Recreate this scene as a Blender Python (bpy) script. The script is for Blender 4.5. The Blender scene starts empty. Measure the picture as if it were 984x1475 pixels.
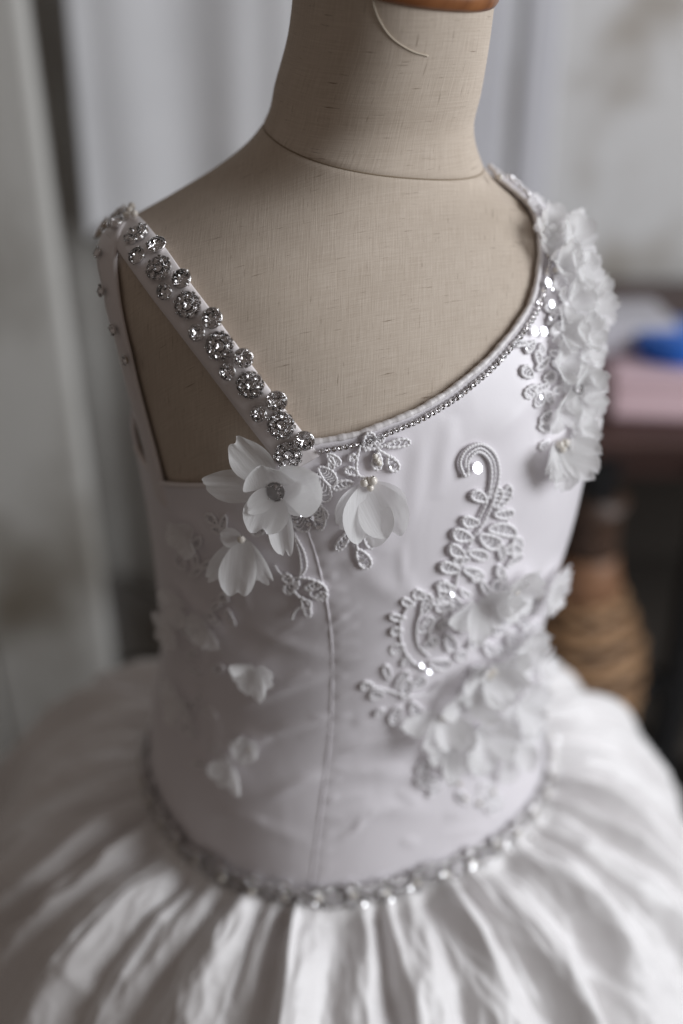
import bpy, bmesh, math, random
import numpy as np
from mathutils import Vector, Matrix, noise
from mathutils.bvhtree import BVHTree

R = math.radians
random.seed(7); rng = np.random.default_rng(7)
scn = bpy.context.scene
col = scn.collection

# ------------------------------------------------------------------ camera
H = 1.30                      # camera height above the floor
PITCH = R(30); FPX = 1550.0   # looking down 30 degrees; focal length in photograph pixels
cam_d = bpy.data.cameras.new('camera'); cam = bpy.data.objects.new('camera', cam_d); col.objects.link(cam)
cam.location = (0, 0, H); cam.rotation_euler = (R(90) - PITCH, 0, 0)
cam_d.sensor_fit = 'VERTICAL'; cam_d.sensor_height = 36; cam_d.sensor_width = 24
cam_d.lens = FPX / 1475 * 36
cam_d.clip_start = .02; cam_d.clip_end = 50
cam_d.dof.use_dof = True; cam_d.dof.focus_distance = .457; cam_d.dof.aperture_fstop = 2.2
scn.camera = cam

# ------------------------------------------------------------------ light
world = bpy.data.worlds.new('World'); scn.world = world; world.use_nodes = True
bg = world.node_tree.nodes['Background']; bg.inputs[0].default_value = (1.0, .86, .77, 1); bg.inputs[1].default_value = .115
def area_light(name, loc, target, sx, sy, power, colr):
    d = bpy.data.lights.new(name, 'AREA'); d.shape = 'RECTANGLE'; d.size = sx; d.size_y = sy; d.energy = power; d.color = colr
    o = bpy.data.objects.new(name, d); col.objects.link(o); o.location = loc
    o.rotation_euler = (Vector(target) - Vector(loc)).to_track_quat('-Z', 'Y').to_euler()
    return o
WIN = (2.12, -.06, 1.72)
area_light('window_light', WIN, (0, .5, .95), 1.3, 1.6, 54, (.93, .96, 1.0))
scn.view_settings.view_transform = 'Standard'; scn.view_settings.look = 'None'
scn.view_settings.exposure = 0; scn.view_settings.gamma = 1; scn.view_settings.use_curve_mapping = False

# ------------------------------------------------------------------ materials
def mat(name):
    m = bpy.data.materials.new(name); m.use_nodes = True
    nt = m.node_tree; return m, nt, nt.nodes['Principled BSDF'], nt.nodes['Material Output']
def nd(nt, t, **kw):
    n = nt.nodes.new(t)
    for k, v in kw.items():
        if k in n.inputs: n.inputs[k].default_value = v
        else: setattr(n, k, v)
    return n
def ramp(nt, fac, stops):
    r = nt.nodes.new('ShaderNodeValToRGB'); e = r.color_ramp.elements
    while len(e) < len(stops): e.new(.5)
    for i, (p, c) in enumerate(stops):
        e[i].position = p; e[i].color = (*c, 1) if len(c) == 3 else c
    nt.links.new(fac, r.inputs[0]); return r.outputs[0]
def simple(name, c, rough=.6, metal=0, spec=.5):
    m, nt, p, o = mat(name)
    p.inputs['Base Color'].default_value = (*c, 1); p.inputs['Roughness'].default_value = rough
    p.inputs['Metallic'].default_value = metal; p.inputs['Specular IOR Level'].default_value = spec
    return m
def noisy(name, c1, c2, scale, rough=.8, detail=6, stretch=(1, 1, 1), lo=.35, hi=.65, bump=0., bscale=None):
    m, nt, p, o = mat(name)
    tc = nd(nt, 'ShaderNodeTexCoord'); mp = nd(nt, 'ShaderNodeMapping', Scale=stretch)
    nt.links.new(tc.outputs['Object'], mp.inputs[0])
    n = nd(nt, 'ShaderNodeTexNoise', Scale=scale, Detail=detail); nt.links.new(mp.outputs[0], n.inputs[0])
    nt.links.new(ramp(nt, n.outputs[0], [(lo, c1), (hi, c2)]), p.inputs['Base Color'])
    p.inputs['Roughness'].default_value = rough
    if bump:
        n2 = nd(nt, 'ShaderNodeTexNoise', Scale=bscale or scale * 4, Detail=4); nt.links.new(mp.outputs[0], n2.inputs[0])
        b = nd(nt, 'ShaderNodeBump', Strength=bump, Distance=.01); nt.links.new(n2.outputs[0], b.inputs['Height']); nt.links.new(b.outputs[0], p.inputs['Normal'])
    return m

def linen_material():
    m, nt, p, o = mat('linen')
    uv = nd(nt, 'ShaderNodeUVMap'); L = nt.links.new
    def stretched(su, sv, detail=3):
        mp = nd(nt, 'ShaderNodeMapping', Scale=(su, sv, 1)); L(uv.outputs[0], mp.inputs[0])
        n = nd(nt, 'ShaderNodeTexNoise', Scale=1.0, Detail=detail); L(mp.outputs[0], n.inputs[0]); return n.outputs[0]
    weft = stretched(65, 1500, 4); warp = stretched(1500, 65, 4)
    slub1 = stretched(85, 800, 3); slub2 = stretched(800, 85, 3); patch = stretched(14, 14, 4)
    fine = nd(nt, 'ShaderNodeMath', operation='ADD'); L(weft, fine.inputs[0]); L(warp, fine.inputs[1])
    base = ramp(nt, fine.outputs[0], [(.80, (.40, .335, .25)), (1.2, (.60, .53, .43))])
    r = nt.nodes[-1]
    base_ramp = ramp(nt, fine.outputs[0], [(.30, (.52, .435, .355)), (.70, (.68, .59, .50))])
    hf = nd(nt, 'ShaderNodeMath', operation='MULTIPLY'); hf.inputs[1].default_value = .5; L(fine.outputs[0], hf.inputs[0])
    L(hf.outputs[0], nt.nodes[[n.name for n in nt.nodes if n.type == 'VALTORGB'][-1]].inputs[0])
    def mixin(prev, fac, c):
        mx = nd(nt, 'ShaderNodeMixRGB'); L(fac, mx.inputs[0]); L(prev, mx.inputs[1]); mx.inputs[2].default_value = (*c, 1); return mx.outputs[0]
    c = base_ramp
    c = mixin(c, ramp(nt, slub1, [(.655, (0, 0, 0)), (.76, (.7, .7, .7))]), (.13, .08, .045))
    c = mixin(c, ramp(nt, slub2, [(.655, (0, 0, 0)), (.78, (.6, .6, .6))]), (.14, .09, .05))
    c = mixin(c, ramp(nt, slub1, [(.20, (.25, .25, .25)), (.34, (0, 0, 0))]), (.60, .54, .46))
    c = mixin(c, ramp(nt, patch, [(.40, (0, 0, 0)), (.75, (.30, .30, .30))]), (.33, .26, .19))
    L(c, p.inputs['Base Color']); p.inputs['Roughness'].default_value = .85; p.inputs['Specular IOR Level'].default_value = .2
    p.inputs['Sheen Weight'].default_value = .12
    b = nd(nt, 'ShaderNodeBump', Strength=.22, Distance=.0005); L(fine.outputs[0], b.inputs['Height']); L(b.outputs[0], p.inputs['Normal'])
    return m

def satin_material(name, c, rough, weave, sheen, wr=.0, wrs=30, stretch=(1, 1, 1)):
    m, nt, p, o = mat(name); L = nt.links.new
    p.inputs['Base Color'].default_value = (*c, 1); p.inputs['Roughness'].default_value = rough
    p.inputs['Specular IOR Level'].default_value = .45; p.inputs['Sheen Weight'].default_value = sheen; p.inputs['Sheen Roughness'].default_value = .4
    tc = nd(nt, 'ShaderNodeTexCoord')
    n = nd(nt, 'ShaderNodeTexNoise', Scale=weave, Detail=2); L(tc.outputs['Object'], n.inputs[0])
    b = nd(nt, 'ShaderNodeBump', Strength=.12, Distance=.0004); L(n.outputs[0], b.inputs['Height'])
    if wr:
        mpw = nd(nt, 'ShaderNodeMapping', Scale=stretch, Rotation=(0, R(18), 0)); L(tc.outputs['Object'], mpw.inputs[0]); n2 = nd(nt, 'ShaderNodeTexNoise', Scale=wrs, Detail=2, Distortion=.6); L(mpw.outputs[0], n2.inputs[0])
        b2 = nd(nt, 'ShaderNodeBump', Strength=wr, Distance=.004); L(n2.outputs[0], b2.inputs['Height']); L(b.outputs[0], b2.inputs['Normal']); b = b2
    L(b.outputs[0], p.inputs['Normal'])
    return m

def chiffon_material(name, c, transp, transl=.45):
    m, nt, p, o = mat(name); L = nt.links.new; nt.nodes.remove(p)
    d = nd(nt, 'ShaderNodeBsdfDiffuse', Color=(*c, 1)); t = nd(nt, 'ShaderNodeBsdfTranslucent', Color=(*c, 1)); x = nd(nt, 'ShaderNodeBsdfTransparent')
    g = nd(nt, 'ShaderNodeBsdfGlossy', Roughness=.4)
    m1 = nd(nt, 'ShaderNodeMixShader'); m1.inputs[0].default_value = transl; L(d.outputs[0], m1.inputs[1]); L(t.outputs[0], m1.inputs[2])
    mg = nd(nt, 'ShaderNodeMixShader'); mg.inputs[0].default_value = .02; L(m1.outputs[0], mg.inputs[1]); L(g.outputs[0], mg.inputs[2])
    m2 = nd(nt, 'ShaderNodeMixShader'); m2.inputs[0].default_value = transp; L(mg.outputs[0], m2.inputs[1]); L(x.outputs[0], m2.inputs[2])
    L(m2.outputs[0], o.inputs[0])
    tc = nd(nt, 'ShaderNodeTexCoord'); mp = nd(nt, 'ShaderNodeMapping', Scale=(.12, 1, 1)); L(tc.outputs['Object'], mp.inputs[0]); n = nd(nt, 'ShaderNodeTexNoise', Scale=900, Detail=3); L(mp.outputs[0], n.inputs[0])
    b = nd(nt, 'ShaderNodeBump', Strength=.3, Distance=.0006); L(n.outputs[0], b.inputs['Height'])
    for s in (d, t, g): L(b.outputs[0], s.inputs['Normal'])
    return m

M = {}
M['linen'] = linen_material()
M['seam_thread'] = simple('seam_thread', (.25, .19, .13), .9)
M['cap_wood'] = noisy('cap_wood', (.20, .075, .028), (.32, .13, .05), 30, .28, stretch=(1, 8, 1))
M['bodice'] = satin_material('bodice_satin', (.84, .805, .84), .40, 1500, .25, .22, 26, (1, 1, .55))
M['skirt'] = satin_material('skirt_taffeta', (.85, .83, .83), .44, 1500, .2, .3, 55)
M['ribbon'] = satin_material('ribbon_satin', (.80, .75, .75), .38, 2200, .1)
M['piping'] = satin_material('piping_satin', (.80, .765, .765), .4, 2200, .1)
M['petal'] = chiffon_material('petal_chiffon', (.96, .955, .955), .08, .48)
M['petal_sheer'] = chiffon_material('petal_sheer', (.96, .955, .955), .22, .5)
M['net'] = chiffon_material('lace_net', (.93, .92, .94), .5, .35)
M['cord'] = satin_material('lace_cord', (.92, .90, .92), .38, 3000, .2)
M['silver'] = simple('silver_setting', (.84, .825, .82), .2, 1)
M['foil'] = simple('foil', (.90, .885, .89), .06, 1)
m, nt, p, o = mat('crystal'); p.inputs['Base Color'].default_value = (.98, .965, .97, 1); p.inputs['Roughness'].default_value = .01; p.inputs['Transmission Weight'].default_value = 1; p.inputs['IOR'].default_value = 1.62; M['crystal'] = m
m, nt, p, o = mat('pearl'); p.inputs['Base Color'].default_value = (.80, .75, .68, 1); p.inputs['Roughness'].default_value = .18; p.inputs['Coat Weight'].default_value = .6; M['pearl'] = m
m, nt, p, o = mat('sequin'); p.inputs['Base Color'].default_value = (.92, .91, .95, 1); p.inputs['Roughness'].default_value = .14; p.inputs['Metallic'].default_value = .75; M['sequin'] = m
M['thread'] = simple('loose_thread', (.62, .55, .45), .7)

# ------------------------------------------------------------------ mesh helpers
def tag(o, label=None, cat=None, group=None, kind=None):
    for k, v in (('label', label), ('category', cat), ('group', group), ('kind', kind)):
        if v: o[k] = v
    return o
def empty(name, loc, label=None, cat=None, group=None):
    o = bpy.data.objects.new(name, None); col.objects.link(o); o.location = loc; o.empty_display_size = .02
    return tag(o, label, cat, group)
def link(name, me, parent=None, mats=None):
    o = bpy.data.objects.new(name, me); col.objects.link(o)
    if mats:
        for mm in (mats if isinstance(mats, (list, tuple)) else [mats]): me.materials.append(mm)
    if parent is not None:
        o.parent = parent; o.matrix_parent_inverse = world_of(parent).inverted()
    return o
def world_of(o):
    m = Matrix.LocRotScale(o.location, o.rotation_euler, o.scale)
    if o.parent is not None: m = world_of(o.parent) @ o.matrix_parent_inverse @ m
    return m
def pymesh(name, v, f, smooth=True, mi=None):
    me = bpy.data.meshes.new(name); me.from_pydata([tuple(map(float, q)) for q in v], [], f); me.update()
    if smooth: me.polygons.foreach_set('use_smooth', [True] * len(me.polygons))
    if mi is not None: me.polygons.foreach_set('material_index', mi)
    return me
def grid_faces(nr, nc, wrap=False, base=0):
    f = []; cc = nc if wrap else nc - 1
    for i in range(nr - 1):
        for j in range(cc):
            k = (j + 1) % nc
            f.append((base + i * nc + j, base + i * nc + k, base + (i + 1) * nc + k, base + (i + 1) * nc + j))
    return f
class MB:
    def __init__(s): s.v = []; s.f = []; s.mi = []
    def add(s, v, f, mi=0):
        b = len(s.v); s.v += [tuple(map(float, q)) for q in v]; s.f += [tuple(b + i for i in q) for q in f]; s.mi += [mi] * len(f)
    def tube(s, pts, r, sides=6, closed=False, mi=0, caps=True):
        P = [Vector(q) for q in pts]; n = len(P)
        rr = r if hasattr(r, '__len__') else [r] * n
        up = None; V = []
        for i in range(n):
            t = (P[(i + 1) % n] - P[i - 1]) if closed else (P[min(i + 1, n - 1)] - P[max(i - 1, 0)])
            if t.length < 1e-9: t = Vector((0, 0, 1))
            t.normalize()
            if up is None: up = t.orthogonal().normalized()
            up = (up - t * up.dot(t)); up = up.normalized() if up.length > 1e-6 else t.orthogonal().normalized()
            w = t.cross(up)
            for k in range(sides):
                a = 2 * math.pi * k / sides
                V.append(P[i] + (up * math.cos(a) + w * math.sin(a)) * rr[i])
        F = grid_faces(n, sides, True)
        if closed: F += [((n - 1) * sides + k, (n - 1) * sides + (k + 1) % sides, (k + 1) % sides, k) for k in range(sides)]
        elif caps: F += [tuple(range(sides))[::-1], tuple((n - 1) * sides + k for k in range(sides))]
        s.add(V, F, mi)
    def ball(s, c, r, seg=10, rings=6, mi=0):
        c = Vector(c); V = [c + Vector((0, 0, r))]
        for i in range(1, rings):
            a = math.pi * i / rings
            V += [c + r * Vector((math.sin(a) * math.cos(2 * math.pi * k / seg), math.sin(a) * math.sin(2 * math.pi * k / seg), math.cos(a))) for k in range(seg)]
        V.append(c + Vector((0, 0, -r))); F = [(0, 1 + k, 1 + (k + 1) % seg) for k in range(seg)]
        F += [(a + 1, b + 1, d + 1, e + 1) for a, b, d, e in grid_faces(rings - 1, seg, True)]
        l = len(V) - 1; q = 1 + (rings - 2) * seg
        F += [(l, q + (k + 1) % seg, q + k) for k in range(seg)]
        s.add(V, F, mi)
    def mesh(s, name, smooth=True): return pymesh(name, s.v, s.f, smooth, s.mi)
def box_mesh(name, sx, sy, sz, bev=.003, seg=2):
    bm = bmesh.new(); bmesh.ops.create_cube(bm, size=1)
    for v in bm.verts: v.co = Vector((v.co.x * sx, v.co.y * sy, (v.co.z + .5) * sz))
    if bev: bmesh.ops.bevel(bm, geom=bm.edges[:], offset=bev, segments=seg, affect='EDGES', profile=.5)
    me = bpy.data.meshes.new(name); bm.to_mesh(me); bm.free(); return me
def resample(pts, n, closed=False):
    P = np.array(pts, float); k = len(P)
    if closed: P = np.vstack([P[-1:], P, P[:2]])
    else: P = np.vstack([2 * P[0] - P[1], P, 2 * P[-1] - P[-2]])
    segs = k if closed else k - 1; out = []
    for u in np.linspace(0, segs, n, endpoint=not closed):
        i = min(int(u), segs - 1); t = u - i; a, b, c, d = P[i], P[i + 1], P[i + 2], P[i + 3]
        out.append(.5 * ((2 * b) + (c - a) * t + (2 * a - 5 * b + 4 * c - d) * t * t + (3 * b - a - 3 * c + d) * t ** 3))
    return np.array(out)

# ------------------------------------------------------------------ the body's shape (all sizes in metres)
PSI, TAU = R(27.40), R(2.07); BX, BY, BZ = .0001, .5213, H - .4773      # turn, lean and place of the form
ZN = np.array([-.04, 0, .05, .09, .14, .20, .25, .29, .32, .335, .348, .36, .372, .385, .40, .42, .445, .48])
WA = np.array([.1265, .1227, .1171, .1099, .1092, .1137, .1191, .1217, .1199, .1109, .0897, .0668, .0538, .0467, .0454, .0424, .0406, .0400])
BF = np.array([.1153, .1101, .0998, .0937, .0977, .1029, .1023, .0954, .0854, .0779, .0673, .0571, .0498, .0453, .0447, .0447, .0444, .0440])
BB = np.array([.1102, .1010, .0882, .0828, .0879, .0949, .0949, .0900, .0803, .0708, .0625, .0551, .0501, .0459, .0438, .0437, .0438, .0436])
CY = np.array([.0001, .0030, -.0010, -.0014, -.0012, -.0024, -.0011, .0018, .0067, .0105, .0100, .0102, .0066, .0031, -.0014, -.0061, -.0113, -.0185])
CX = np.array([-.0001, .0050, .0023, .0017, .0018, .0027, .0017, -.0022, -.0062, -.0085, -.0046, -.0030, -.0005, .0008, .0012, .0023, .0015, .0015])
def prof(v, z):
    z = np.asarray(z, float); g = np.gradient(v, ZN); i = np.clip(np.searchsorted(ZN, z) - 1, 0, len(ZN) - 2)
    h = ZN[i + 1] - ZN[i]; t = (z - ZN[i]) / h
    return (2*t**3 - 3*t**2 + 1)*v[i] + (t**3 - 2*t**2 + t)*h*g[i] + (-2*t**3 + 3*t**2)*v[i+1] + (t**3 - t**2)*h*g[i+1]
def loc_surf(th, z):
    th, z = np.broadcast_arrays(np.asarray(th, float), np.asarray(z, float))
    a, bf, bb, cy, cx = (prof(v, z) for v in (WA, BF, BB, CY, CX))
    c, s = np.cos(th), np.sin(th); r = (np.abs(c)**2.3 + np.abs(s)**2.3)**(-1/2.3)
    return np.stack([cx + a*c*r, cy + np.where(s < 0, bf, bb)*s*r, z], -1)
def to_world(L):
    L = np.asarray(L, float); x, y, z = L[..., 0], L[..., 1], L[..., 2]
    X = x*np.cos(PSI) - y*np.sin(PSI); Y = x*np.sin(PSI) + y*np.cos(PSI)
    return np.stack([X*np.cos(TAU) + z*np.sin(TAU) + BX, Y + BY, -X*np.sin(TAU) + z*np.cos(TAU) + BZ], -1)
def to_local(W):
    W = np.asarray(W, float) - np.array([BX, BY, BZ]); X = W[..., 0]*np.cos(TAU) - W[..., 2]*np.sin(TAU); z = W[..., 0]*np.sin(TAU) + W[..., 2]*np.cos(TAU)
    return np.stack([X*np.cos(PSI) + W[..., 1]*np.sin(PSI), -X*np.sin(PSI) + W[..., 1]*np.cos(PSI), z], -1)
def loc_norm(th, z):
    e = 1e-3; a = loc_surf(th + e, z) - loc_surf(th - e, z); b = loc_surf(th, z + e) - loc_surf(th, z - e)
    n = np.cross(a, b); return n / np.linalg.norm(n, axis=-1, keepdims=True)
def theta_of(W):
    L = to_local(W); z = np.clip(L[..., 2], ZN[0], ZN[-1])
    a, bf, bb, cy, cx = (prof(v, z) for v in (WA, BF, BB, CY, CX)); y = L[..., 1] - cy
    return np.arctan2(y / np.where(y < 0, bf, bb), (L[..., 0] - cx) / a), z
_bvh = {}
def bvh(off):
    if off not in _bvh:
        th = np.linspace(-np.pi, np.pi, 241)[:-1]; z = np.concatenate([np.linspace(-.04, .31, 60), np.linspace(.313, .48, 110)])
        T, Z = np.meshgrid(th, z); P = to_world(loc_surf(T, Z) + off * loc_norm(T, Z)).reshape(-1, 3)
        _bvh[off] = BVHTree.FromPolygons([tuple(q) for q in P], grid_faces(len(z), len(th), True))
    return _bvh[off]
CP, SP = math.cos(PITCH), math.sin(PITCH)
CAM = Vector((0, 0, H))
def ray(x, y):
    u, v = (x - 492) / FPX, (737.5 - y) / FPX
    return Vector((u, CP + v * SP, -SP + v * CP)).normalized()
def hit(x, y, off=0.):
    """the point on the body (or on a layer off metres outside it) that this place of the photograph shows, and its normal"""
    d = ray(x, y); b = bvh(off); p, n, i, t = b.ray_cast(CAM, d)
    if p is None:
        q = CAM + d * .55
        for k in range(12):
            p, n, i, t = b.find_nearest(q); q = CAM + d * (p - CAM).dot(d)
    if n.dot(p - Vector((BX, BY, p.z))) < 0: n = -n
    return p, n
def at(x, y, depth):
    d = ray(x, y); return CAM + d * (depth / d.y)

def column_sheet(name, zlo, zhi, nrow, ncol, off, parent, material, wr=None, extra_top=None):
    """a closed sheet round the body between two height curves of the angle, off metres outside it"""
    th = np.linspace(-np.pi, np.pi, ncol + 1)[:-1]; v = np.linspace(0, 1, nrow)[:, None]
    lo = zlo(th)[None]; hi = zhi(th)[None]; Z = lo + (hi - lo) * v; T = np.broadcast_to(th[None], Z.shape)
    Pl = loc_surf(T, Z); N = loc_norm(T, Z)
    o = off(T, Z, v) if callable(off) else off
    P = to_world(Pl + N * (o[..., None] if hasattr(o, 'shape') else o))
    if wr is not None: P = wr(P, N)
    me = pymesh(name, P.reshape(-1, 3), grid_faces(nrow, ncol, True))
    seg = np.linalg.norm(np.diff(Pl, axis=0), axis=-1); arc = np.vstack([np.zeros((1, ncol)), np.cumsum(seg, 0)]) + lo
    if name == 'torso': U = Pl[..., 0] - .5 * Pl[..., 1]; arc = Pl[..., 2] + .8 * Pl[..., 1]
    else: U = T * .045
    uvl = me.uv_layers.new(name='UVMap'); li = np.empty(len(me.loops), int); me.loops.foreach_get('vertex_index', li)
    uv = np.stack([U.reshape(-1)[li], arc.reshape(-1)[li]], -1); uvl.data.foreach_set('uv', uv.reshape(-1))
    return link(name, me, parent, material)

# ================================================================== the setting
def setting():
    wall_m = noisy('old_plaster', (.34, .29, .23), (.74, .73, .72), 4.2, .9, 5, lo=.34, hi=.50, bump=.3, bscale=9)
    w = link('wall', box_mesh('wall', 4.4, .1, 2.7, .002), None, wall_m); w.location = (0, 1.72, 0)
    tag(w, 'mottled off-white plaster wall behind the dress form', 'wall', kind='structure')
    fl = link('floor', box_mesh('floor', 4.4, 3.6, .06, .002), None, noisy('floor_boards', (.035, .03, .026), (.07, .06, .05), 5, .6, stretch=(8, 1, 1)))
    fl.location = (0, .4, -.062); tag(fl, 'dark worn floor', 'floor', kind='structure')
setting()

# ================================================================== dress form
form = empty('dress_form', (BX, BY, 0), 'linen-covered child dress form with copper-brown neck cap, wearing the white gown', 'dress form')
neck_px = [(378, 193), (420, 211), (470, 231), (520, 248), (570, 259), (620, 264.5), (660, 261), (688, 246)]
def fit_plane(pxs):
    P = np.array([to_local(np.array(hit(x, y)[0])) for x, y in pxs]); A = np.c_[P[:, :2], np.ones(len(P))]
    return np.linalg.lstsq(A, P[:, 2], rcond=None)[0]
def plane_curve(co):
    def f(th):
        z = np.full(th.shape, co[2])
        for _ in range(30):
            L = loc_surf(th, z); z = .5 * z + .5 * np.clip(co[0]*L[..., 0] + co[1]*L[..., 1] + co[2], .33, .478)
        return z
    return f
seam_co = fit_plane(neck_px); seam_z = plane_curve(seam_co)
cap_co = fit_plane([(712, 5), (690, 11), (650, 13), (610, 9), (578, 2)]); cap_z = plane_curve(cap_co)
print('seam', seam_co, 'cap', cap_co)
def edge_round(lo, hi, w=.0022, dep=.0007):
    def f(T, Z, v):
        d = np.zeros_like(Z)
        if lo is not None: d = np.maximum(d, 1 - np.clip((Z - lo(T[0])[None]) / w, 0, 1))
        if hi is not None: d = np.maximum(d, 1 - np.clip((hi(T[0])[None] - Z) / w, 0, 1))
        return -dep * d**2
    return f
column_sheet('torso', lambda t: np.full(t.shape, -.039), lambda t: seam_z(t) - .0001, 320, 360, edge_round(None, seam_z), form, M['linen'])
column_sheet('neck', lambda t: seam_z(t) + .0001, cap_z, 140, 240, edge_round(seam_z, None), form, M['linen'])
th = np.linspace(-np.pi, np.pi, 241)[:-1]
mb = MB(); mb.tube(to_world(loc_surf(th, seam_z(th)) - .0008 * loc_norm(th, seam_z(th))), .0005, 5, True)
link('neck_seam', mb.mesh('neck_seam'), form, M['seam_thread'])
def neck_cap():
    base = loc_surf(th, cap_z(th)); c = base.mean(0); n = np.array([-cap_co[0], -cap_co[1], 1.]); n /= np.linalg.norm(n)
    rows = []
    for s, h in ((.90, -.001), (1.02, -.001), (1.035, .0005), (1.04, .003), (1.03, .006), (.99, .0085), (.9, .0105), (.6, .013), (.2, .0145), (.01, .0148)):
        rows.append(c + (base - c) * s + n * h)
    P = to_world(np.array(rows)); link('neck_cap', pymesh('neck_cap', P.reshape(-1, 3), grid_faces(len(rows), len(th), True)), form, M['cap_wood'])
neck_cap()
mb = MB(); mb.tube([(BX, BY, .03), (BX, BY, BZ - .03)], .014, 12); link('stand_pole', mb.mesh('stand_pole'), form, M['cap_wood'])
mb = MB(); mb.tube([(BX, BY, .0), (BX, BY, .012), (BX, BY, .03)], [.15, .15, .03], 28); link('stand_base', mb.mesh('stand_base'), form, M['cap_wood'])

# a stray thread lies on the neck
pts = resample([(533, -22), (538, 5), (547, 30), (565, 55), (592, 73), (617, 81)], 50)
mb = MB(); mb.tube([hit(x, y, .0003)[0] for x, y in pts], .00026, 5)
t = link('loose_thread', mb.mesh('loose_thread'), None, M['thread']); tag(t, 'loose curved pale thread clinging to the front of the linen neck', 'thread')

# ================================================================== gown
gown = empty('gown', (BX, BY, 0), 'white satin child gown with jewelled strap, chiffon flowers and gathered skirt', 'gown')
edge_px = [(237, 694), (285, 697), (332, 694), (372, 680), (405, 660), (438, 641), (455, 638), (510, 629), (560, 611), (600, 595), (650, 566), (700, 526), (740, 482), (765, 446), (779, 400), (781, 350), (768, 303), (742, 270), (716, 254)]
E_th, E_z = [], []
for x, y in edge_px:
    a, z = theta_of(np.array(hit(x, y, .002)[0])); E_th.append(float(a)); E_z.append(float(z))
print('edge', [(round(math.degrees(a)), round(z, 3)) for a, z in zip(E_th, E_z)])
E_th[0] = E_th[0] if E_th[0] < 0 else E_th[0] - 2 * math.pi
kn = list(zip(E_th, E_z))
t_end = E_th[-1]; z_end = E_z[-1]
kn += [(t_end + R(10), z_end), (t_end + R(26), z_end - .012), (t_end + R(45), .335), (R(75), .29), (R(105), .265), (R(140), .245), (R(168), .232)]
kn = sorted(kn); kx = np.array([k[0] for k in kn]); kz = np.array([k[1] for k in kn])
kx3 = np.concatenate([kx - 2*np.pi, kx, kx + 2*np.pi]); kz3 = np.tile(kz, 3)
def ztop(th):
    d = R(1.2); return (np.interp(th - d, kx3, kz3) + 2 * np.interp(th, kx3, kz3) + np.interp(th + d, kx3, kz3)) / 4
def zlow(th): return np.full(th.shape, -.006)

seam_px = [(442, 762), (455, 800), (466, 845), (474, 890), (478, 935), (478, 990), (475, 1060), (467, 1130), (459, 1190), (452, 1245), (448, 1276)]
# drag lines pulled into the satin: (path, depth in metres, half width)
wrk = [([(335, 1020), (400, 992), (470, 968)], .0016, .0042), ([(330, 1078), (400, 1050), (468, 1035)], .0012, .004),
       ([(380, 1150), (430, 1125), (465, 1115)], .0014, .004), ([(485, 1082), (530, 1068), (575, 1052)], .0015, .0035),
       ([(480, 1120), (530, 1110), (600, 1118)], .0013, .005), ([(470, 1190), (540, 1165), (620, 1170)], .0014, .006),
       ([(610, 625), (598, 690), (592, 760)], .0010, .005), ([(650, 600), (640, 660), (628, 720)], .0009, .005),
       ([(565, 650), (560, 720), (545, 800)], .0009, .005), ([(520, 820), (560, 850), (610, 860)], .0010, .006),
       ([(350, 900), (420, 930), (470, 940)], .0012, .005), ([(300, 960), (310, 1050), (330, 1120)], .0015, .006),
       ([(490, 960), (530, 945), (580, 930)], .0010, .006), ([(300, 1170), (360, 1180), (440, 1210)], .0012, .005), ([(690, 640), (740, 600), (770, 560)], .001, .006),
       ([(640, 1190), (690, 1140), (740, 1080)], .0012, .005)]
cr = random.Random(12)
for _ in range(46):
    x0, y0 = cr.uniform(280, 760), cr.uniform(700, 1220)
    if y0 < 900 and cr.random() < .5: continue
    a0 = cr.gauss(R(-15), .35) if y0 > 900 else cr.gauss(R(80), .25); ln_ = cr.uniform(25, 75)
    wrk.append(([(x0, y0), (x0 + ln_ * .5 * math.cos(a0), y0 + ln_ * .5 * math.sin(a0) + cr.uniform(-4, 4)), (x0 + ln_ * math.cos(a0), y0 + ln_ * math.sin(a0))], cr.uniform(.0004, .0009), cr.uniform(.0014, .003)))
for k in range(24):
    x0, y0 = resample(seam_px, 24)[k]; wrk.append(([(x0 + 3, y0), (x0 + 14, y0 - 4), (x0 + cr.uniform(22, 40), y0 - cr.uniform(2, 14))], cr.uniform(.0003, .0007), .0018))
def wrinkle(P, N):
    Nw = to_world(N) - to_world(np.zeros(3)); out = P.copy()
    for path, dep, sg in wrk:
        q = np.array([hit(x, y, .003)[0] for x, y in resample(path, 6)]); k = len(q)
        d2 = np.full(P.shape[:2], 1e9); arg = np.zeros(P.shape[:2])
        for i in range(k - 1):
            e = q[i + 1] - q[i]; t = np.clip(((P - q[i]) @ e) / (e @ e), 0, 1)
            d = ((P - q[i] - t[..., None] * e)**2).sum(-1); b = d < d2; d2[b] = d[b]; arg[b] = ((i + t) / (k - 1))[b]
        d = np.sqrt(d2); amp = dep * np.exp(-(d / sg)**2) * (.2 + .8 * np.sin(np.pi * np.clip(arg, .0, 1.)) - .25 * (dep < .001) * (np.abs(arg - .5) > .49))
        out += Nw * amp[..., None]
    q = np.array([hit(x, y, .003)[0] for x, y in resample(seam_px, 60)])
    d2 = np.full(P.shape[:2], 1e9)
    for i in range(60): d2 = np.minimum(d2, ((P - q[i])**2).sum(-1))
    out -= Nw * (.0002 * np.exp(-d2 / .0022**2))[..., None]
    return out
def bod_off(T, Z, v):
    return .0034 + .0007 * np.sin(T * 5 + 1.3) * np.sin(Z * 31) + 0 * v
bodice = column_sheet('bodice', zlow, ztop, 190, 480, bod_off, gown, M['bodice'], wrinkle)
so = bodice.modifiers.new('thick', 'SOLIDIFY'); so.thickness = .0022; so.offset = -1
mb = MB(); sp = resample(seam_px, 120); mb.tube([hit(x, y, .0031)[0] for x, y in sp], [.00072 * (1 + .12 * math.sin(i * 1.1)) for i in range(120)], 7)
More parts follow.
